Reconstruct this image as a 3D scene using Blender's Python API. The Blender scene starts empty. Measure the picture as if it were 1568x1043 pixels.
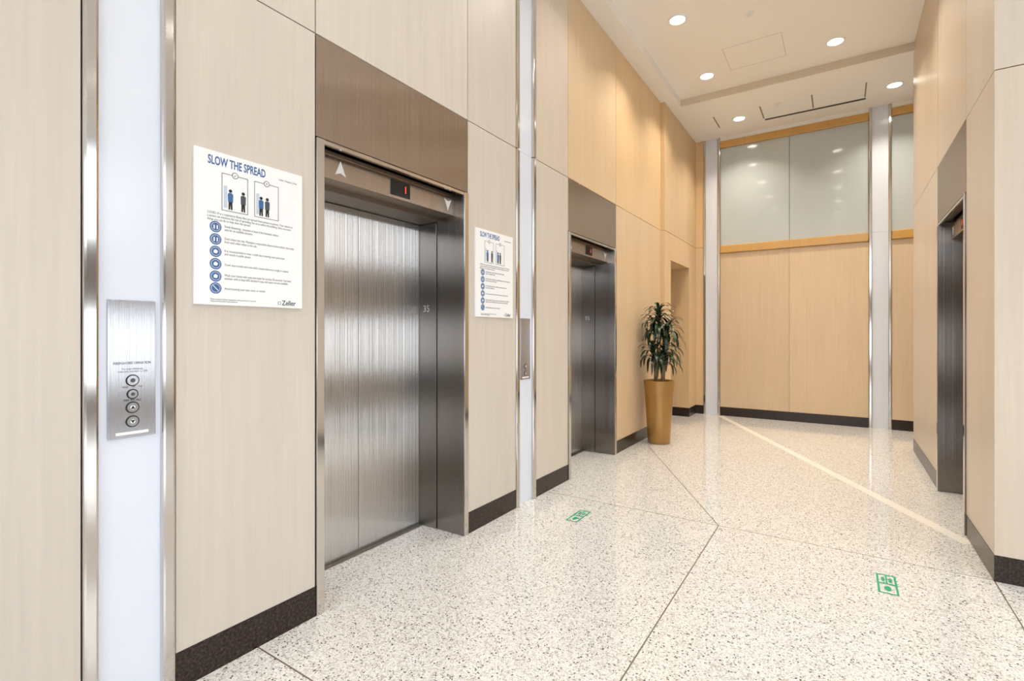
import bpy, bmesh, math, random
from mathutils import Vector, Matrix
random.seed(7)
S = bpy.context.scene
try:
    S.view_settings.view_transform = 'Standard'
    S.view_settings.exposure = 0.0
except Exception: pass

# ------------------------------------------------------------------ materials
def newmat(name):
    m = bpy.data.materials.new(name); m.use_nodes = True
    nt = m.node_tree; b = nt.nodes['Principled BSDF']
    return m, nt, b
def simple(name, col, rough=0.5, metal=0.0, coat=0.0, emit=None, es=0):
    m, nt, b = newmat(name)
    b.inputs['Base Color'].default_value = (*col, 1)
    b.inputs['Roughness'].default_value = rough
    b.inputs['Metallic'].default_value = metal
    b.inputs['Coat Weight'].default_value = coat
    b.inputs['Coat Roughness'].default_value = 0.05
    if emit:
        b.inputs['Emission Color'].default_value = (*emit, 1)
        b.inputs['Emission Strength'].default_value = es
    n = nt.nodes.new('ShaderNodeTexNoise'); n.inputs['Scale'].default_value = 30
    mr = nt.nodes.new('ShaderNodeMapRange')
    mr.inputs['To Min'].default_value = max(0, rough-0.03); mr.inputs['To Max'].default_value = rough+0.03
    nt.links.new(n.outputs['Fac'], mr.inputs['Value']); nt.links.new(mr.outputs[0], b.inputs['Roughness'])
    return m
def N(nt, t, **k):
    n = nt.nodes.new(t)
    for a, v in k.items(): setattr(n, a, v)
    return n
def mapped(nt, scale):
    tc = N(nt, 'ShaderNodeTexCoord'); mp = N(nt, 'ShaderNodeMapping')
    mp.inputs['Scale'].default_value = scale
    nt.links.new(tc.outputs['Object'], mp.inputs['Vector']); return mp
def mix(nt, fac, a, b):
    m = N(nt, 'ShaderNodeMix', data_type='RGBA')
    for inp, v in ((m.inputs['Factor'], fac), (m.inputs['A'], a), (m.inputs['B'], b)):
        if hasattr(v, 'links') or hasattr(v, 'is_linked'): nt.links.new(v, inp)
        else: inp.default_value = v
    return m.outputs['Result']

def wood(name, pale, warm_lit, rough=.36, spec=.42):
    m, nt, b = newmat(name)
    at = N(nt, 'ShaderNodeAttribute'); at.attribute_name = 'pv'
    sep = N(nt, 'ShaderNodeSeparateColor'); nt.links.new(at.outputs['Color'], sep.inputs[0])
    base = mix(nt, sep.outputs[1], (*pale, 1), (*warm_lit, 1))  # second channel blends in a painted warm-light tint per panel
    mp = mapped(nt, (38, 38, 1.3))
    off = N(nt, 'ShaderNodeVectorMath', operation='MULTIPLY_ADD')
    comb = N(nt, 'ShaderNodeCombineXYZ')
    for i in range(3): nt.links.new(sep.outputs[0], comb.inputs[i])
    nt.links.new(comb.outputs[0], off.inputs[0]); off.inputs[1].default_value = (37, 37, 37)
    nt.links.new(mp.outputs[0], off.inputs[2])
    n1 = N(nt, 'ShaderNodeTexNoise'); n1.inputs['Scale'].default_value = 1; n1.inputs['Detail'].default_value = 6
    n1.inputs['Roughness'].default_value = 0.7
    nt.links.new(off.outputs[0], n1.inputs['Vector'])
    r = N(nt, 'ShaderNodeMapRange'); r.inputs['From Min'].default_value = .3; r.inputs['From Max'].default_value = .7
    r.inputs['To Min'].default_value = 0.94; r.inputs['To Max'].default_value = 1.035
    nt.links.new(n1.outputs['Fac'], r.inputs['Value'])
    mp2 = mapped(nt, (2.6, 2.6, .5))
    n2 = N(nt, 'ShaderNodeTexNoise'); n2.inputs['Scale'].default_value = 1; n2.inputs['Detail'].default_value = 3
    nt.links.new(mp2.outputs[0], n2.inputs['Vector'])
    r2 = N(nt, 'ShaderNodeMapRange'); r2.inputs['From Min'].default_value = .3; r2.inputs['From Max'].default_value = .7
    r2.inputs['To Min'].default_value = .95; r2.inputs['To Max'].default_value = 1.03
    nt.links.new(n2.outputs['Fac'], r2.inputs['Value'])
    r3 = N(nt, 'ShaderNodeMapRange'); r3.inputs['To Min'].default_value = .96; r3.inputs['To Max'].default_value = 1.03
    nt.links.new(sep.outputs[0], r3.inputs['Value'])
    m1 = N(nt, 'ShaderNodeMath', operation='MULTIPLY'); nt.links.new(r.outputs[0], m1.inputs[0]); nt.links.new(r2.outputs[0], m1.inputs[1])
    m2 = N(nt, 'ShaderNodeMath', operation='MULTIPLY'); nt.links.new(m1.outputs[0], m2.inputs[0]); nt.links.new(r3.outputs[0], m2.inputs[1])
    vs = N(nt, 'ShaderNodeVectorMath', operation='SCALE'); nt.links.new(base, vs.inputs[0]); nt.links.new(m2.outputs[0], vs.inputs['Scale'])
    nt.links.new(vs.outputs[0], b.inputs['Base Color'])
    b.inputs['Roughness'].default_value = rough
    b.inputs['Specular IOR Level'].default_value = spec
    return m

def steel(name, col, rough=0.3, aniso=0.8, bump=0):
    m, nt, b = newmat(name)
    b.inputs['Metallic'].default_value = 1
    mp = mapped(nt, (700, 700, 2.5))
    n = N(nt, 'ShaderNodeTexNoise'); n.inputs['Scale'].default_value = 1; n.inputs['Detail'].default_value = 1
    nt.links.new(mp.outputs[0], n.inputs['Vector'])
    c = mix(nt, n.outputs['Fac'], (*[v*.95 for v in col], 1), (*[min(1, v*1.04) for v in col], 1))
    nt.links.new(c, b.inputs['Base Color'])
    r = N(nt, 'ShaderNodeMapRange'); r.inputs['To Min'].default_value = rough-.01; r.inputs['To Max'].default_value = rough+.01
    nt.links.new(n.outputs['Fac'], r.inputs['Value']); nt.links.new(r.outputs[0], b.inputs['Roughness'])
    b.inputs['Anisotropic'].default_value = aniso
    g = N(nt, 'ShaderNodeNewGeometry'); x = N(nt, 'ShaderNodeVectorMath', operation='CROSS_PRODUCT')
    nt.links.new(g.outputs['Normal'], x.inputs[0]); x.inputs[1].default_value = (0.01, 0.013, 1)
    nt.links.new(x.outputs[0], b.inputs['Tangent'])
    if bump:
        mpb = mapped(nt, (900, 900, .15))
        nb = N(nt, 'ShaderNodeTexNoise'); nb.inputs['Scale'].default_value = 1; nb.inputs['Detail'].default_value = 0
        nt.links.new(mpb.outputs[0], nb.inputs['Vector'])
        bp = N(nt, 'ShaderNodeBump'); bp.inputs['Strength'].default_value = 1; bp.inputs['Distance'].default_value = bump
        nt.links.new(nb.outputs['Fac'], bp.inputs['Height']); nt.links.new(bp.outputs[0], b.inputs['Normal'])
    return m

def terrazzo():
    m, nt, b = newmat('terrazzo')
    mp = mapped(nt, (1, 1, 1))
    def vor(scale, feat='F1'):
        v = N(nt, 'ShaderNodeTexVoronoi'); v.feature = feat; v.inputs['Scale'].default_value = scale
        nt.links.new(mp.outputs[0], v.inputs['Vector']); return v
    def chips(scale, stops, edge):
        v = vor(scale); e = vor(scale, 'DISTANCE_TO_EDGE')
        s = N(nt, 'ShaderNodeSeparateColor'); nt.links.new(v.outputs['Color'], s.inputs[0])
        cr = N(nt, 'ShaderNodeValToRGB'); cr.color_ramp.interpolation = 'CONSTANT'
        els = cr.color_ramp.elements
        els[0].position = stops[0][0]; els[0].color = (*stops[0][1], 1)
        els[1].position = stops[1][0]; els[1].color = (*stops[1][1], 1)
        for p, c in stops[2:]:
            el = els.new(p); el.color = (*c, 1)
        nt.links.new(s.outputs[0], cr.inputs[0])
        g = N(nt, 'ShaderNodeMath', operation='GREATER_THAN'); g.inputs[1].default_value = edge
        nt.links.new(e.outputs['Distance'], g.inputs[0])
        return cr.outputs[0], g.outputs[0], s
    c1, g1, s1 = chips(130, [(0, (.80,.79,.76)), (.28, (.66,.635,.60)), (.45, (.52,.47,.42)), (.54, (.86,.85,.84)), (.75, (.40,.38,.36)), (.83, (.07,.065,.06)), (.895, (.72,.70,.66))], .08)
    c2, g2, s2 = chips(285, [(0, (.74,.73,.70)), (.42, (.58,.56,.53)), (.73, (.10,.095,.09)), (.83, (.84,.83,.81))], .05)
    base = mix(nt, g2, (.62,.605,.58,1), c2)
    col = mix(nt, g1, base, c1)
    nt.links.new(col, b.inputs['Base Color'])
    b.inputs['Roughness'].default_value = 0.08
    b.inputs['Specular IOR Level'].default_value = 0.8
    return m

def granite():
    m, nt, b = newmat('dark_granite')
    mp = mapped(nt, (1, 1, 1))
    n = N(nt, 'ShaderNodeTexNoise'); n.inputs['Scale'].default_value = 90; n.inputs['Detail'].default_value = 4
    nt.links.new(mp.outputs[0], n.inputs['Vector'])
    cr = N(nt, 'ShaderNodeValToRGB'); e = cr.color_ramp.elements
    e[0].position = .42; e[0].color = (.014,.008,.006,1); e[1].position = .76; e[1].color = (.07,.045,.033,1)
    nt.links.new(n.outputs['Fac'], cr.inputs[0]); nt.links.new(cr.outputs[0], b.inputs['Base Color'])
    b.inputs['Roughness'].default_value = .25
    b.inputs['Specular IOR Level'].default_value = .35
    return m

WOOD = wood('bleached_wood_veneer', (.65,.585,.51), (.74,.53,.30))  # pale-to-golden blend paints daylight versus warm lamp light into the veneer
OAK = wood('golden_oak_rail', (.62,.35,.09), (.62,.35,.09), .12, 1.0)
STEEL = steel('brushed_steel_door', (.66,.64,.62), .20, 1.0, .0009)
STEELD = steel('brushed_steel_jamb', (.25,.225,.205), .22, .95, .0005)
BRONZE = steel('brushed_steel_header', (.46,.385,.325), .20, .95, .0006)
TRIM = steel('polished_steel_trim', (.64,.61,.58), .13, .6)
PLATE = steel('call_plate_steel', (.56,.57,.61), .22, .95, .0007)
WHITEP = simple('white_back_painted_glass', (.73,.77,.86), .16, 0, 0)
GRAN = granite(); TERR = terrazzo()
CEIL = simple('ceiling_plaster', (.93,.915,.885), .7)
DARK = simple('shadow_gap_black', (.015,.014,.013), .6)
JOINT = simple('floor_joint_metal', (.16,.12,.09), .4)
STRIP = simple('cream_terrazzo_strip', (.84,.80,.73), .25)
GLASS = simple('frosted_spandrel_glass', (.50,.55,.56), .10, 0, .8)
POSTER = simple('poster_white', (.88,.89,.90), .35)
BLUE = simple('poster_blue', (.045,.13,.33), .5)
GREY = simple('poster_grey_ink', (.07,.075,.09), .5)
WHITE = simple('white_paint', (.88,.88,.86), .5)
EMIT = simple('downlight_lens', (1,1,1), .5, emit=(1,.95,.87), es=12)
RED = simple('red_led', (.5,.02,.02), .5, emit=(1,.05,.02), es=3)
GREEN = simple('green_vinyl', (.0,.36,.18), .4)
GOLDPOT = simple('gold_glazed_planter', (.40,.22,.06), .30, .4, .2)
SOIL = simple('soil', (.05,.035,.02), .9)
BARK = simple('cane_bark', (.22,.15,.09), .8)

def leafmat():
    m, nt, b = newmat('dracaena_leaf')
    at = N(nt, 'ShaderNodeAttribute'); at.attribute_name = 'pv'
    sep = N(nt, 'ShaderNodeSeparateColor'); nt.links.new(at.outputs['Color'], sep.inputs[0])
    c = mix(nt, sep.outputs[0], (.006,.020,.010,1), (.035,.075,.03,1))
    nt.links.new(c, b.inputs['Base Color']); b.inputs['Roughness'].default_value = .3
    return m
LEAF = leafmat()

# ------------------------------------------------------------------ helpers
def link(o, parent=None):
    S.collection.objects.link(o)
    if parent: o.parent = parent
    return o
def empty(name, loc=(0,0,0)):
    e = bpy.data.objects.new(name, None); e.empty_display_size = .1; e.location = loc
    return link(e)
def obj(name, boxes, mats, parent=None, bevel=0.0):
    """boxes: (x0,x1,y0,y1,z0,z1[,mat[,gold]])"""
    bm = bmesh.new(); lay = bm.loops.layers.color.new('pv')
    for bx in boxes:
        x0,x1,y0,y1,z0,z1 = bx[:6]; mi = bx[6] if len(bx) > 6 else 0; warm_lit = bx[7] if len(bx) > 7 else 0
        x0,x1 = min(x0,x1),max(x0,x1); y0,y1 = min(y0,y1),max(y0,y1); z0,z1=min(z0,z1),max(z0,z1)
        r = random.random()
        vs = [bm.verts.new(p) for p in [(x0,y0,z0),(x1,y0,z0),(x1,y1,z0),(x0,y1,z0),(x0,y0,z1),(x1,y0,z1),(x1,y1,z1),(x0,y1,z1)]]
        for f in [(0,3,2,1),(4,5,6,7),(0,1,5,4),(1,2,6,5),(2,3,7,6),(3,0,4,7)]:
            fc = bm.faces.new([vs[i] for i in f]); fc.material_index = mi
            for l in fc.loops: l[lay] = (r, warm_lit, 0, 1)
    me = bpy.data.meshes.new(name); bm.to_mesh(me); bm.free()
    for m in mats: me.materials.append(m)
    o = bpy.data.objects.new(name, me); link(o, parent)
    if bevel:
        md = o.modifiers.new('bevel', 'BEVEL'); md.width = bevel; md.segments = 2; md.limit_method = 'ANGLE'
    return o
def meshobj(name, verts, faces, mats, parent=None, smooth=False, mi=None):
    me = bpy.data.meshes.new(name); me.from_pydata(verts, [], faces)
    for m in mats: me.materials.append(m)
    if smooth:
        for p in me.polygons: p.use_smooth = True
    if mi:
        for p, i in zip(me.polygons, mi): p.material_index = i
    return link(bpy.data.objects.new(name, me), parent)

FACE_L = Matrix(((0,0,1),(1,0,0),(0,1,0)))       # text x->+Y, y->Z, normal +X
FACE_R = Matrix(((0,0,-1),(-1,0,0),(0,1,0)))     # text x->-Y, y->Z, normal -X
FACE_U = Matrix.Identity(3)
def text(name, s, loc, size, mat, parent, rot=FACE_L, sx=1.0, align='LEFT', bold=0.0):
    c = bpy.data.curves.new(name, 'FONT'); c.body = s; c.size = size; c.align_x = align; c.align_y = 'CENTER'
    c.extrude = 0.0003; c.offset = bold; c.resolution_u = 3; c.space_line = .95
    c.materials.append(mat)
    o = bpy.data.objects.new(name, c); link(o, parent)
    M = rot.to_4x4() @ Matrix.Diagonal((sx,1,1,1)); M.translation = Vector(loc)
    o.matrix_world = M; return o
def poly2d(name, pts, loc, rot, mat, parent, th=.0006):
    n = len(pts); v = []
    for k in (0, th):
        for p in pts: v.append(tuple(Vector(loc)+rot @ Vector((p[0],p[1],k))))
    f = [tuple(range(n,2*n)), tuple(reversed(range(n)))] + [(i,(i+1)%n,n+(i+1)%n,n+i) for i in range(n)]
    return meshobj(name, v, f, [mat], parent)
def disc(name, c, r, loc, rot, mat, parent, th=.0006, seg=28):
    return poly2d(name, [(c[0]+r*math.cos(2*math.pi*i/seg), c[1]+r*math.sin(2*math.pi*i/seg)) for i in range(seg)], loc, rot, mat, parent, th)
def rect(name, x0, x1, y0, y1, loc, rot, mat, parent, th=.0006):
    return poly2d(name, [(x0,y0),(x1,y0),(x1,y1),(x0,y1)], loc, rot, mat, parent, th)

XL = -2.124; XR = .71; YB = 8.87; HJ = 2.82; HC = 4.62; HI = 4.72; G = .003; BB = .144
EL1 = (1.501, 2.683); EL2 = (4.187, 5.373); ER = (4.51, 5.69)
ST = [(.609,.890), (3.29,3.59)]

# ------------------------------------------------------------------ left wall
D = XL-.50
b = []
def wl(y0,y1,z0,z1,warm_lit,x=XL): b.append((D, x, y0+G, y1-G, z0, z1, 0, warm_lit))
cols = [(-4.9,-3.4,0),(-3.4,-1.9,0),(-1.9,-.45,0),(-.45,.609,0),(.890,1.501,0.0),(2.683,3.29,.12),(3.59,4.187,.25),(5.373,7.06,.9)]  # third value: painted lamp warmth, rising towards the far end
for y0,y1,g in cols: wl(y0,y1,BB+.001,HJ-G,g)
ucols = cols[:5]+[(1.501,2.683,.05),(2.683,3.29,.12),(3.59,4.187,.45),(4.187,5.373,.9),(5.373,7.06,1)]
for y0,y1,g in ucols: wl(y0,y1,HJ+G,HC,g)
XP = XL+.055
# projecting section with doorway recess y 7.37-8.42
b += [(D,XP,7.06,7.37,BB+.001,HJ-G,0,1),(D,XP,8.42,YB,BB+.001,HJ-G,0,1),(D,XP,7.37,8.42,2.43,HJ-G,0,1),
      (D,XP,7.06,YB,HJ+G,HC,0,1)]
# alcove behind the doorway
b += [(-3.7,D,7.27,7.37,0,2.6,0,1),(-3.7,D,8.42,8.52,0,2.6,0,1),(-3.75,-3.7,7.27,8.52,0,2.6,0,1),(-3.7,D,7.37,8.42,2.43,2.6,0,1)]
# dark backing behind joints
b += [(D-.05,D-.002,-4.9,7.25,0,HC,1)]
obj('wall_left', b, [WOOD, DARK], bevel=0)
bb = [(D,XL+.002,y0,y1,0,BB) for y0,y1,g in cols] + [(D,XP+.002,7.06,7.37,0,BB),(D,XP+.002,8.42,YB,0,BB),(-3.7,D,8.405,8.42,0,BB),(-3.7,D,7.37,7.385,0,BB)]
obj('baseboard_left', bb, [GRAN])

# pilaster strips (glass infill between steel trims)
def pilaster(axis, a0, a1, face, top=HC):
    e = empty('glass_pilaster_strip')
    w = .045
    if axis == 'L':
        obj('glass_infill', [(face-.4, face-.012, a0+w, a1-w, 0, HJ-.001),(face-.4, face-.012, a0+w, a1-w, HJ+.001, top)], [WHITEP], e)
        for i,(p,q) in enumerate(((a0+.001,a0+w),(a1-w,a1-.001))):
            obj('steel_trim_%d'%i, [(face-.4, face+.012, p, q, 0, HJ-.001),(face-.4, face+.012, p, q, HJ+.001, top)], [TRIM], e, bevel=.009)
    else:
        w = .04
        obj('glass_infill', [(a0+w,a1-w, face+.012, face+.2, 0, HJ-.001),(a0+w,a1-w, face+.012, face+.2, HJ+.001, top)], [WHITEP], e)
        for i,(p,q) in enumerate(((a0+.001,a0+w),(a1-w,a1-.001))):
            obj('steel_trim_%d'%i, [(p,q, face-.015, face+.2, 0, top)], [TRIM], e, bevel=.008)
    return e
for s in ST: pilaster('L', s[0], s[1], XL)

# ------------------------------------------------------------------ elevators
def elevator(y0, W, side, digits):
    e = empty('elevator_entrance')
    def B(u0,u1,d0,d1,z0,z1,mi=0):
        if side == 'L': return (XL-d0, XL-d1, y0+u0, y0+u1, z0, z1, mi)
        return (XR+d0, XR+d1, y0+u0, y0+u1, z0, z1, mi)
    R = FACE_L if side == 'L' else FACE_R
    def P(u,d,z): return (XL-d if side=='L' else XR+d, y0+u, z)
    a, c = .002, W-.002
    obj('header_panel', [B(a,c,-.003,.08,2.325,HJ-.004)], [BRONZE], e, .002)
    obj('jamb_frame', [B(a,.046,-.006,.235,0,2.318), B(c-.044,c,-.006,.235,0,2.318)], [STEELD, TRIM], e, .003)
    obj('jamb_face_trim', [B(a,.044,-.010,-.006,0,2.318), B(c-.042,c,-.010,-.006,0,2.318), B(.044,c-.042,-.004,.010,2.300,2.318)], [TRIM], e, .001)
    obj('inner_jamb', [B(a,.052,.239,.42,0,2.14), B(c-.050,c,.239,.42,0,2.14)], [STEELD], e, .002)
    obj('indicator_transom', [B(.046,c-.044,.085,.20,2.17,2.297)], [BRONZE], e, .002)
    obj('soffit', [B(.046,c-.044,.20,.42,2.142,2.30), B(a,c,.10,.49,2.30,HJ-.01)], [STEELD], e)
    m = W/2
    obj('door_leaf_1', [B(.053,m-.002,.40,.43,.008,2.139)], [STEEL], e, .002)
    obj('door_leaf_2', [B(m+.002,c-.051,.40,.43,.008,2.139)], [STEEL], e, .002)
    obj('hoistway_back', [B(a,c,.435,.49,0,2.29)], [DARK], e)
    obj('door_sill', [B(.053,c-.051,.365,.434,0.0,.007)], [STEELD], e)
    # arrows + display
    lo, hi = (.211, c-.105)
    au, ad = (lo, hi)
    s = .038
    poly2d('up_arrow', [(0,s),(s*.9,-s),(0,-s*.65),(-s*.9,-s)], P(au,.0845,2.238), R, WHITE, e)
    poly2d('down_arrow', [(0,-s),(s*.9,s),(0,s*.65),(-s*.9,s)], P(ad,.0845,2.232), R, WHITE, e)
    rect('floor_display', -.078,.078,-.045,.045, P(W/2+.05,.0845,2.233), R, DARK, e, .003)
    text('display_digits', digits, P(W/2+.09,.081,2.233), .06, RED, e, R, .8, 'CENTER')
    # braille floor plate on the far jamb (faces -Y)
    J = Matrix(((1,0,0),(0,0,-1),(0,1,0)))
    if side == 'L':
        text('jamb_floor_number', '35', (XL-.33, y0+c-.0505, 1.54), .065, PLATE, e, J, 1, 'CENTER')
    return e
elevator(EL1[0], EL1[1]-EL1[0], 'L', '1')
elevator(EL2[0], EL2[1]-EL2[0], 'L', '1')
elevator(ER[0], ER[1]-ER[0], 'R', '1')

# ------------------------------------------------------------------ right wall
DR = XR+.50
b = []
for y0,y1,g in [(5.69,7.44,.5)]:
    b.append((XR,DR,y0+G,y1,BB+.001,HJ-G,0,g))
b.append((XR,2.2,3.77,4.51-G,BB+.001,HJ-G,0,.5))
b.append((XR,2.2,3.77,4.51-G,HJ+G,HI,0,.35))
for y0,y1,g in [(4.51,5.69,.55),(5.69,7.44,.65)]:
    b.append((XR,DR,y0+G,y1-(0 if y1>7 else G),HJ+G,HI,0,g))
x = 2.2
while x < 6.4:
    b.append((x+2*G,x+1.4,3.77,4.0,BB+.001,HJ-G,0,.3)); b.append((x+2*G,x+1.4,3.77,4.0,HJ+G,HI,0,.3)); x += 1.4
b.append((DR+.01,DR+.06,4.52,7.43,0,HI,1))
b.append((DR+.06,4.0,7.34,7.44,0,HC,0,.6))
b.append((2.2,6.4,4.0,4.05,0,HI,1))
obj('wall_right', b, [WOOD, DARK])
obj('baseboard_right', [(XR-.002,DR,5.69,7.442,0,BB),(XR-.002,2.2,3.768,4.51,0,BB),(2.2,6.4,3.768,4.0,0,BB)], [GRAN])

# ------------------------------------------------------------------ back wall
XE = 4.0
S1 = (-1.945,-1.675); S2 = (.339,.606)
b = []
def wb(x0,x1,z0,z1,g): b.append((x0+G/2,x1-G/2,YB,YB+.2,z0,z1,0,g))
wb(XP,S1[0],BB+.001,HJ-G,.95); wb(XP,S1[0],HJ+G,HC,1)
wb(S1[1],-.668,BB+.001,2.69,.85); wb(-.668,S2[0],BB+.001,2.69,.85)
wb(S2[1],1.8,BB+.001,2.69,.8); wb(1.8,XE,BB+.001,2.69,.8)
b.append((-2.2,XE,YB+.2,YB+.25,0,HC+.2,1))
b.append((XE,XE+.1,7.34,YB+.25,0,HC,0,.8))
obj('wall_back', b, [WOOD, DARK])
obj('baseboard_back', [(XP,S1[0],YB-.002,YB+.2,0,BB),(S1[1],S2[0],YB-.002,YB+.2,0,BB),(S2[1],XE,YB-.002,YB+.2,0,BB)], [GRAN])
pilaster('B', S1[0], S1[1], YB); pilaster('B', S2[0], S2[1], YB)
obj('window_1', [(S1[1]+.002,-.671,YB+.02,YB+.06,2.82,4.44),(-.665,S2[0]-.002,YB+.02,YB+.06,2.82,4.44)], [GLASS])
obj('window_2', [(S2[1]+.002,1.8,YB+.02,YB+.06,2.82,4.44),(1.806,XE-.002,YB+.02,YB+.06,2.82,4.44)], [GLASS])
obj('trim_1', [(S1[1]+.001,S2[0]-.001,YB-.03,YB+.2,2.692,2.818),(S2[1]+.001,XE-.001,YB-.03,YB+.2,2.692,2.818)], [OAK], bevel=.012)
obj('trim_2', [(S1[1]+.001,S2[0]-.001,YB-.02,YB+.2,4.442,4.555),(S2[1]+.001,XE-.001,YB-.02,YB+.2,4.442,4.555)], [OAK], bevel=.006)
obj('trim_3', [(S1[1]+.001,S2[0]-.001,YB,YB+.2,4.556,HC),(S2[1]+.001,XE-.001,YB,YB+.2,4.556,HC)], [WHITE])

# ------------------------------------------------------------------ floor
fl = obj('floor', [(-3.8,6.6,-5.2,9.3,-.1,0)], [TERR])
def fstrip(name, p, q, w, mat, z=.0006):
    p = Vector((*p,0)); q = Vector((*q,0)); d = (q-p).normalized(); n = Vector((-d.y,d.x,0))*w/2
    vs = [p-n,q-n,q+n,p+n]; v = [(a.x,a.y,0.0) for a in vs]+[(a.x,a.y,z) for a in vs]
    return meshobj(name, v, [(4,5,6,7),(0,1,5,4),(1,2,6,5),(2,3,7,6),(3,0,4,7)], [mat], fl)
fstrip('cream_strip', (-1.655,8.80), (.70,4.345), .085, STRIP, .0009)
fstrip('joint_1', (XL,3.78), (6.4,3.78), .006, JOINT)
fstrip('joint_2', (-.725,-4.8), (-.725,3.78), .006, JOINT)
fstrip('joint_3', (-.725,3.78), (-1.95,5.98), .006, JOINT)
fstrip('joint_4', (XL,1.215), (6.4,1.215), .006, JOINT)
fstrip('joint_5', (XR,-4.8), (XR,3.77), .006, JOINT)
fstrip('joint_6', (XL,-1.35), (6.4,-1.35), .006, JOINT)

# ------------------------------------------------------------------ ceiling
YR = 7.35
ce = obj('ceiling', [(-2.8,-1.92,-5.2,9.3,HC,4.95),(-1.92,4.2,YR,9.3,HC,4.95),(-1.92,6.6,-5.2,YR,HI,4.95),(-3.8,-2.8,7.2,9.3,HC,4.95)], [CEIL])
obj('access_panel_seam', [(-1.17,-.55,6.30,6.304,HI-.001,HI),(-1.17,-.55,6.86,6.864,HI-.001,HI),(-1.17,-1.166,6.30,6.864,HI-.001,HI),(-.554,-.55,6.30,6.864,HI-.001,HI)], [simple('seam_grey',(.5,.46,.4),.7)], ce)
CB = simple('cove_step_shade', (.66,.58,.47), .7)  # darker than the ceiling: shade of the step put into its colour
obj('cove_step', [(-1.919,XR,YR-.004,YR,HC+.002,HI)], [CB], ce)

def downlight(x, y, z, warm, power):
    e = empty('recessed_downlight', (x,y,z))
    bm = bmesh.new(); seg = 32; rings = [(.075,-.001),(.080,-.010),(.098,-.006),(.100,0)]
    vr = [[bm.verts.new((r*math.cos(2*math.pi*i/seg), r*math.sin(2*math.pi*i/seg), h)) for i in range(seg)] for r,h in rings]
    for k in range(len(rings)-1):
        for i in range(seg): bm.faces.new((vr[k][i],vr[k][(i+1)%seg],vr[k+1][(i+1)%seg],vr[k+1][i]))
    me = bpy.data.meshes.new('trim_ring'); bm.to_mesh(me); bm.free(); me.materials.append(WHITE)
    link(bpy.data.objects.new('trim_ring', me), e)
    bm = bmesh.new(); bmesh.ops.create_circle(bm, cap_ends=True, radius=.078, segments=32)
    for f in bm.faces: f.normal_flip()
    me = bpy.data.meshes.new('lens'); bm.to_mesh(me); bm.free(); me.materials.append(EMIT)
    o = link(bpy.data.objects.new('lens', me), e); o.location.z = -.003
    l = bpy.data.lights.new('lamp', 'AREA'); l.shape = 'DISK'; l.size = .14; l.energy = power; l.spread = math.radians(115)
    l.color = warm
    lo = link(bpy.data.objects.new('lamp', l), e); lo.location.z = -.012
W1 = (1,.91,.77); W2 = (1,.96,.92)
for y in (6.84,5.44,4.04,2.64,1.24,-.16,-1.56,-2.96):
    for x in (-1.457,-.05):
        downlight(x,y,HI, W1 if y > 5 else ((1,.93,.84) if y>3 else W2), 16 if y > 5 else 6.5)
for x in (-1.284,.59,2.0): downlight(x,8.22,HC,W1,16)
for y in (-2.96,-.16,2.64):
    for x in (1.9,3.9): downlight(x,y,HI,W2,8)

# slot diffuser and cross slots near back wall
va = empty('slot_air_diffuser')
obj('slot', [(-.96,.29,8.45,8.50,HC-.006,HC)], [DARK], va)
obj('slot_frame', [(-.98,.31,8.43,8.449,HC-.005,HC),(-.98,.31,8.501,8.52,HC-.005,HC)], [WHITE], va)
obj('cross_slots', [(x-.008,x+.008,7.95,8.42,HC-.003,HC) for x in (-1.60,-.97,-.33,.28)], [simple('slot_grey',(.25,.2,.16),.6)], va)
def cyl(name, r, h, loc, mat, parent=None, r2=None, seg=24):
    bm = bmesh.new(); bmesh.ops.create_cone(bm, cap_ends=True, segments=seg, radius1=r2 or r, radius2=r, depth=h)
    me = bpy.data.meshes.new(name); bm.to_mesh(me); bm.free(); me.materials.append(mat)
    o = link(bpy.data.objects.new(name, me), parent); o.location = loc; return o
def sprinkler(x,y,z):
    e = empty('ceiling_sprinkler',(x,y,z))
    cyl('escutcheon', .045, .008, (0,0,-.004), WHITE, e); cyl('head', .012, .03, (0,0,-.022), WHITE, e); cyl('deflector', .022, .003, (0,0,-.038), WHITE, e)
sprinkler(-.80,5.75,HI); sprinkler(-.75,8.0,HC)

# ------------------------------------------------------------------ lobby glazing behind the camera
XW = 6.4; YS = -5.0
FR = simple('window_frame_bronze', (.20,.17,.14), .5)
b = []
ys = [YS, -3.5, -2.0, -.5, 1.0, 2.4, 3.77]
for y in ys: b.append((XW,XW+.12,y-.04,y+.04,0,HI))
for z0,z1 in ((0,.45),(1.75,3.0),(4.5,HI)): b.append((XW,XW+.12,YS,3.77,z0,z1))
obj('window_3', b, [FR])
b = []
for i in range(8): b.append((XL+i*1.2-.04, XL+i*1.2+.04, YS-.12, YS, 0, HI))
for z0,z1 in ((0,.45),(1.75,3.0),(4.5,HI)): b.append((XL,XW+.1,YS-.12,YS,z0,z1))
obj('window_4', b, [FR])

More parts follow.
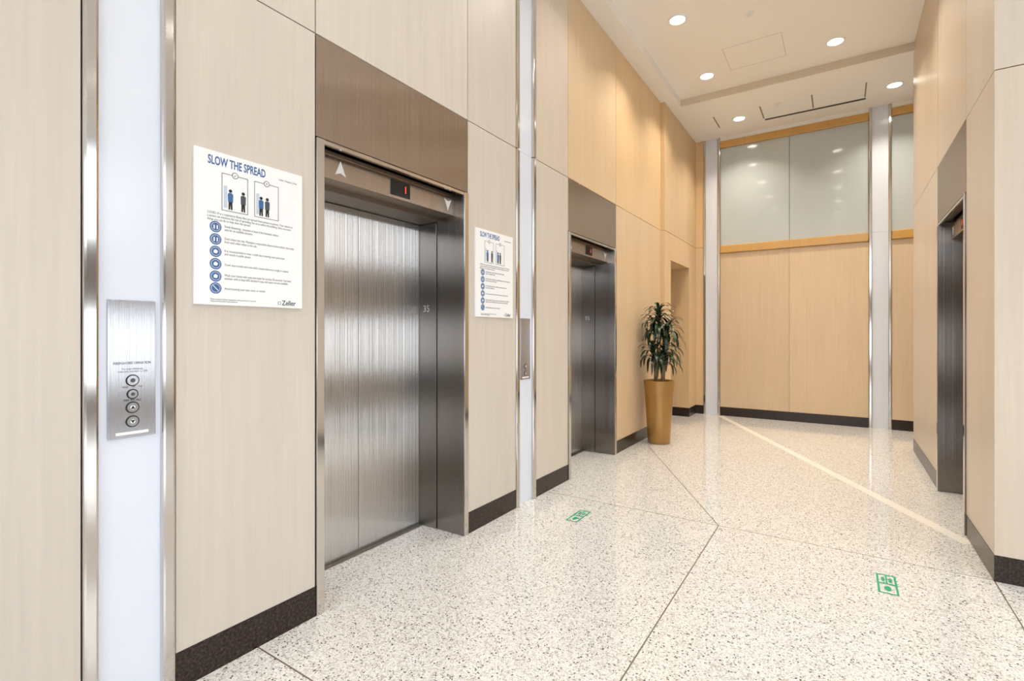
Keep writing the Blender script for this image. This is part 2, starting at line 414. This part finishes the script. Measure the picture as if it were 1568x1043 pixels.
# ------------------------------------------------------------------ call panels
def call_panel(y0, full):
    e = empty('elevator_call_panel')
    xf = XL-.012
    obj('plate', [(xf, xf+.008, y0, y0+.146, .996, 1.488)], [PLATE], e, .002)
    c = y0+.073; o = (xf+.008, c, 0)
    def at(z): return (xf+.008, c, z)
    zs = [(1.20,.017),(1.151,.014),(1.103,.017),(1.053,.017)] if full else [(1.10,.017),(1.045,.017)]
    for i,(z,r) in enumerate(zs):
        disc('button_ring_%d'%i, (0,0), r+.004, at(z), FACE_L, DARK, e, .001)
        disc('button_%d'%i, (0,0), r, at(z), FACE_L, PLATE, e, .004)
        disc('button_core_%d'%i, (0,0), r*.45, at(z), FACE_L, GREY if i<len(zs)-2 else WHITE, e, .0046)
    if full:
        text('label_1', "FIREFIGHTERS' OPERATION", at(1.262), .0125, DARK, e, FACE_L, .75, 'CENTER', bold=.0002)
        text('label_2', "To recall elevators\ninsert key and turn to ON", at(1.237), .0095, DARK, e, FACE_L, .9, 'CENTER')
        text('label_3', "RESET   OFF   ON", at(1.1765), .0085, DARK, e, FACE_L, .9, 'CENTER')
        text('label_4', "FIRE RECALL", at(1.129), .011, DARK, e, FACE_L, .9, 'CENTER', bold=.0002)
    rect('bottom_label', -.05,.05,-.005,.005, at(1.012), FACE_L, WHITE, e)
    poly2d('call_up', [(0,.007),(.007,-.005),(-.007,-.005)], (xf+.0128,c,zs[-2][0]), FACE_L, DARK, e)
    poly2d('call_down', [(0,-.007),(-.007,.005),(.007,.005)], (xf+.0128,c,zs[-1][0]), FACE_L, DARK, e)
call_panel(.681, True); call_panel(3.367, False)

# ------------------------------------------------------------------ posters
def poster(y0):
    e = empty('safety_poster')
    z0 = 1.484; X = XL+.0008
    obj('board', [(X, X+.012, y0, y0+.469, z0, z0+.621)], [POSTER], e, .001)
    F = X+.0121
    def at(x,z): return (F, y0+x, z)
    text('title', 'SLOW THE SPREAD', at(.050,2.066), .049, BLUE, e, FACE_L, .565, bold=.0012)
    text('tagline', 'Leader | Respect | Unite', at(.352,2.060), .012, GREY, e, FACE_L, .75)
    for k,(a0,a1) in enumerate(((.104,.212),(.240,.351))):
        t = .0022; zb, zt = 1.872, 2.025
        for i,(p,q,r,s) in enumerate(((a0,a1,zb,zb+t),(a0,a1,zt-t,zt),(a0,a0+t,zb,zt),(a1-t,a1,zb,zt))):
            rect('frame_%d_%d'%(k,i), p,q,r,s, (F,y0,0), FACE_L, GREY, e)
        cx = (a0+a1)/2
        disc('badge_%d'%k, (0,0), .013, at(cx,2.025), FACE_L, GREY, e, .0008)
        disc('badge_in_%d'%k, (0,0), .0105, at(cx,2.025), FACE_L, POSTER, e, .001)
        if k == 0: poly2d('check', [(-.006,0),(-.002,-.006),(.007,.006),(-.002,-.002)], at(cx,2.025), FACE_L, GREY, e, .0014)
        else:
            poly2d('cross_a', [(-.006,-.005),(-.005,-.006),(.006,.005),(.005,.006)], at(cx,2.025), FACE_L, GREY, e, .0014)
            poly2d('cross_b', [(-.006,.005),(-.005,.006),(.006,-.005),(.005,-.006)], at(cx,2.025), FACE_L, GREY, e, .0014)
        ppl = [(.035 if k==0 else .030,BLUE),( .088 if k==0 else .058,GREY)]
        rect('lift_%d'%k, a0+.008,a0+.022,1.885,1.975,(F,y0,0),FACE_L,simple('tint_%d'%k,(.55,.62,.72),.5),e)
        for j,(dx,mm) in enumerate(ppl):
            px = a0+dx
            disc('head_%d_%d'%(k,j),(0,0),.0068,at(px,1.957),FACE_L,DARK,e,.0008)
            poly2d('torso_%d_%d'%(k,j),[(-.010,.0),(-.011,.032),(-.006,.038),(.006,.038),(.011,.032),(.010,.0)],at(px,1.911),FACE_L,mm,e,.0008)
            poly2d('legs_%d_%d'%(k,j),[(-.008,0),(-.002,0),(0,.022),(.002,0),(.008,0),(.0075,.032),(-.0075,.032)],at(px,1.880),FACE_L,DARK,e,.0008)
    text('intro', 'COVID-19 is a respiratory illness that can spread from person to person. Your actions as\na tenant can minimize the risk of spreading the virus within the building. Here are some\nthings you can do to help slow the spread.', at(.048,1.842), .0138, GREY, e, FACE_L, .74)
    lines = ['Social distancing - maintain at least 6 feet between others,\nwait for an available elevator.',
             "Don't share the ride. Maintain a responsible distance from others; face away\nfrom each other when in the cab.",
             'It is recommended to wear a cloth face covering over your nose\nand mouth in public places.',
             'Cover your mouth and nose with a tissue when you cough or sneeze.',
             'Wash your hands with soap and water for at least 20 seconds. Use hand\nsanitizer with at least 60% alcohol if soap and water are not available.',
             'Avoid touching your eyes, nose, or mouth.']
    for i,z in enumerate((1.800,1.750,1.700,1.650,1.600,1.552)):
        disc('icon_%d'%i,(0,0),.0228,at(.080,z),FACE_L,BLUE,e)
        disc('icon_ring_%d'%i,(0,0),.0175,at(.080,z),FACE_L,POSTER,e,.0009)
        disc('icon_core_%d'%i,(0,0),.0160,at(.080,z),FACE_L,BLUE,e,.0012)
        if i in (0,1): 
            for d in (-.006,.006): rect('glyph_%d'%i,d-.0025,d+.0025,-.009,.007,at(.080,z),FACE_L,POSTER,e,.0015)
        elif i == 5: poly2d('glyph_5',[(-.011,.009),(-.009,.011),(.011,-.009),(.009,-.011)],at(.080,z),FACE_L,POSTER,e,.0015)
        else: poly2d('glyph_%d'%i,[(-.008,-.006),(.004,-.008),(.009,.002),(0,.009),(-.008,.004)],at(.080,z),FACE_L,POSTER,e,.0015)
        text('line_%d'%i, lines[i], at(.115,z), .0140, GREY, e, FACE_L, .72)
    text('footnote', 'Please contact building management with questions or concerns.\nAdapted from public health guidance.', at(.060,1.503), .0085, GREY, e, FACE_L, .85)
    rect('logo_box', .348,.362,1.497,1.511,(F,y0,0),FACE_L,GREY,e)
    rect('logo_box_in', .350,.360,1.499,1.509,(F,y0,0),FACE_L,POSTER,e,.0009)
    text('logo_text', 'Zeller', at(.367,1.505), .031, GREY, e, FACE_L, .9, bold=.0006)
poster(.952); poster(2.757)

# ------------------------------------------------------------------ floor stickers
def sticker(x,y):
    e = empty('floor_distance_sticker',(x,y,0))
    w,h,t = .045,.125,.010; L = (x,y,.0012)
    for i,(a,b_,c,d) in enumerate(((-w,w,-h,-h+t),(-w,w,h-t,h),(-w,-w+t,-h,h),(w-t,w,-h,h),(-w,w,-.006,.006),(-.004,.004,.0,h))):
        o = rect('band_%d'%i,a,b_,c,d,L,FACE_U,GREEN,None,.0004+.0001*i); o.parent=e; o.matrix_parent_inverse = Matrix.Translation((-x,-y,0))
    for i,(dx,dy) in enumerate(((-.016,.055),(.018,.055),(0,-.06))):
        o = poly2d('foot_%d'%i,[(dx+.008*math.cos(k*.5236)*(1.0 if i<2 else 2), dy+.030*math.sin(k*.5236)) for k in range(12)],L,FACE_U,GREEN,None,.0012); o.parent=e; o.matrix_parent_inverse = Matrix.Translation((-x,-y,0))
sticker(-1.640,3.405); sticker(.212,3.405)

# ------------------------------------------------------------------ potted plant
PX, PY = -1.90, 6.24
e = empty('potted_dracaena_plant')
prof = [(.0,.0),(.130,.0),(.136,.010),(.150,.25),(.168,.55),(.184,.765),(.186,.775),(.182,.780),(.174,.775),(.170,.74),(.0,.74)]
seg = 48; v = []; f = []; mi = []
for r,z in prof:
    for i in range(seg): v.append((PX+r*math.cos(2*math.pi*i/seg), PY+r*math.sin(2*math.pi*i/seg), z+.001))
for k in range(len(prof)-1):
    for i in range(seg):
        f.append((k*seg+i, k*seg+(i+1)%seg, (k+1)*seg+(i+1)%seg, (k+1)*seg+i)); mi.append(1 if k==len(prof)-2 else 0)
meshobj('planter', v, f, [GOLDPOT, SOIL], e, True, mi)
# canes
canes = [((-.02,-.03),(.0,-.01),1.62),((.05,.02),(.10,.04),1.44),((-.06,.04),(-.08,.06),1.48),((.01,.06),(.07,.10),1.22),((0,-.07),(-.04,-.12),1.16),((.06,-.05),(.09,-.08),1.10)]
bm = bmesh.new()
for (bx,by),(tx,ty),zt in canes:
    prev = None
    for s in range(13):
        tt = s/12; z = .735+(zt-.735)*tt; r = .013-.003*tt+(.0015 if s%2 else 0)
        cx, cy = PX+bx+(tx-bx)*tt, PY+by+(ty-by)*tt
        ring = [bm.verts.new((cx+r*math.cos(2*math.pi*i/10), cy+r*math.sin(2*math.pi*i/10), z)) for i in range(10)]
        if prev:
            for i in range(10): bm.faces.new((prev[i],prev[(i+1)%10],ring[(i+1)%10],ring[i]))
        prev = ring
me = bpy.data.meshes.new('canes'); bm.to_mesh(me); bm.free(); me.materials.append(BARK); link(bpy.data.objects.new('canes', me), e)
bm = bmesh.new(); lay = bm.loops.layers.color.new('pv')
for (bx,by),(tx,ty),zt in canes:
    nl = 46 if zt > 1.5 else 30
    span = .30 if zt > 1.5 else .18
    for i in range(nl):
        q = i/nl; ang = i*2.39996+random.uniform(-.3,.3)
        z0 = zt-span*(1-q)+.04; L = random.uniform(.24,.34)*(1-.2*q); wd = random.uniform(.015,.021)
        el = math.radians(30+50*q**1.5+random.uniform(-8,8)); droop = (2.3-.6*q)*random.uniform(.9,1.25)
        px, pz = .01, 0; n = 9; pts = []
        a = el
        for s in range(n+1):
            pts.append((px,pz)); a2 = max(-1.5, el-droop*(s/n)**.9*1.15)
            px += math.cos(a2)*L/n; pz += math.sin(a2)*L/n
        ca, sa = math.cos(ang), math.sin(ang); r = random.random(); rows = []
        for s,(h,zz) in enumerate(pts):
            w = wd*math.sin(math.pi*min(1,(.12+.88*s/n)))**.6 if s < n else .0008
            cx = PX+tx+ca*h; cy = PY+ty+sa*h; cx = max(cx, XL+.03)
            rows.append([bm.verts.new((max(cx+sa*w*k, XL+.015), cy-ca*w*k, z0+zz+(abs(k)*.004))) for k in (-1,0,1)])
        for s in range(n):
            for k in range(2):
                fc = bm.faces.new((rows[s][k],rows[s][k+1],rows[s+1][k+1],rows[s+1][k])); fc.smooth = True
                for l in fc.loops: l[lay] = (r,0,0,1)
me = bpy.data.meshes.new('leaves'); bm.to_mesh(me); bm.free(); me.materials.append(LEAF); link(bpy.data.objects.new('leaves', me), e)

# ------------------------------------------------------------------ world
w = bpy.data.worlds.new('World'); S.world = w; w.use_nodes = True
nt = w.node_tree; bg = nt.nodes['Background']
tc = N(nt,'ShaderNodeTexCoord'); sp = N(nt,'ShaderNodeSeparateXYZ'); nt.links.new(tc.outputs['Generated'], sp.inputs[0])
cr = N(nt,'ShaderNodeValToRGB'); el = cr.color_ramp.elements
el[0].position = .44; el[0].color = (.35,.34,.32,1); el[1].position = .49; el[1].color = (.86,.93,1,1)
mr = N(nt,'ShaderNodeMapRange'); mr.inputs['From Min'].default_value=-1; mr.inputs['From Max'].default_value=1
nt.links.new(sp.outputs['Z'], mr.inputs['Value']); nt.links.new(mr.outputs[0], cr.inputs[0]); nt.links.new(cr.outputs[0], bg.inputs['Color'])
bg.inputs['Strength'].default_value = 4.4

# ------------------------------------------------------------------ camera
cam = bpy.data.cameras.new('camera'); co = link(bpy.data.objects.new('camera', cam))
cam.sensor_width = 36; cam.lens = 17.587; cam.shift_y = -.0073; cam.clip_start = .05
co.location = (0,0,1.37); co.rotation_euler = (math.radians(90),0,math.radians(33.3))
S.camera = co
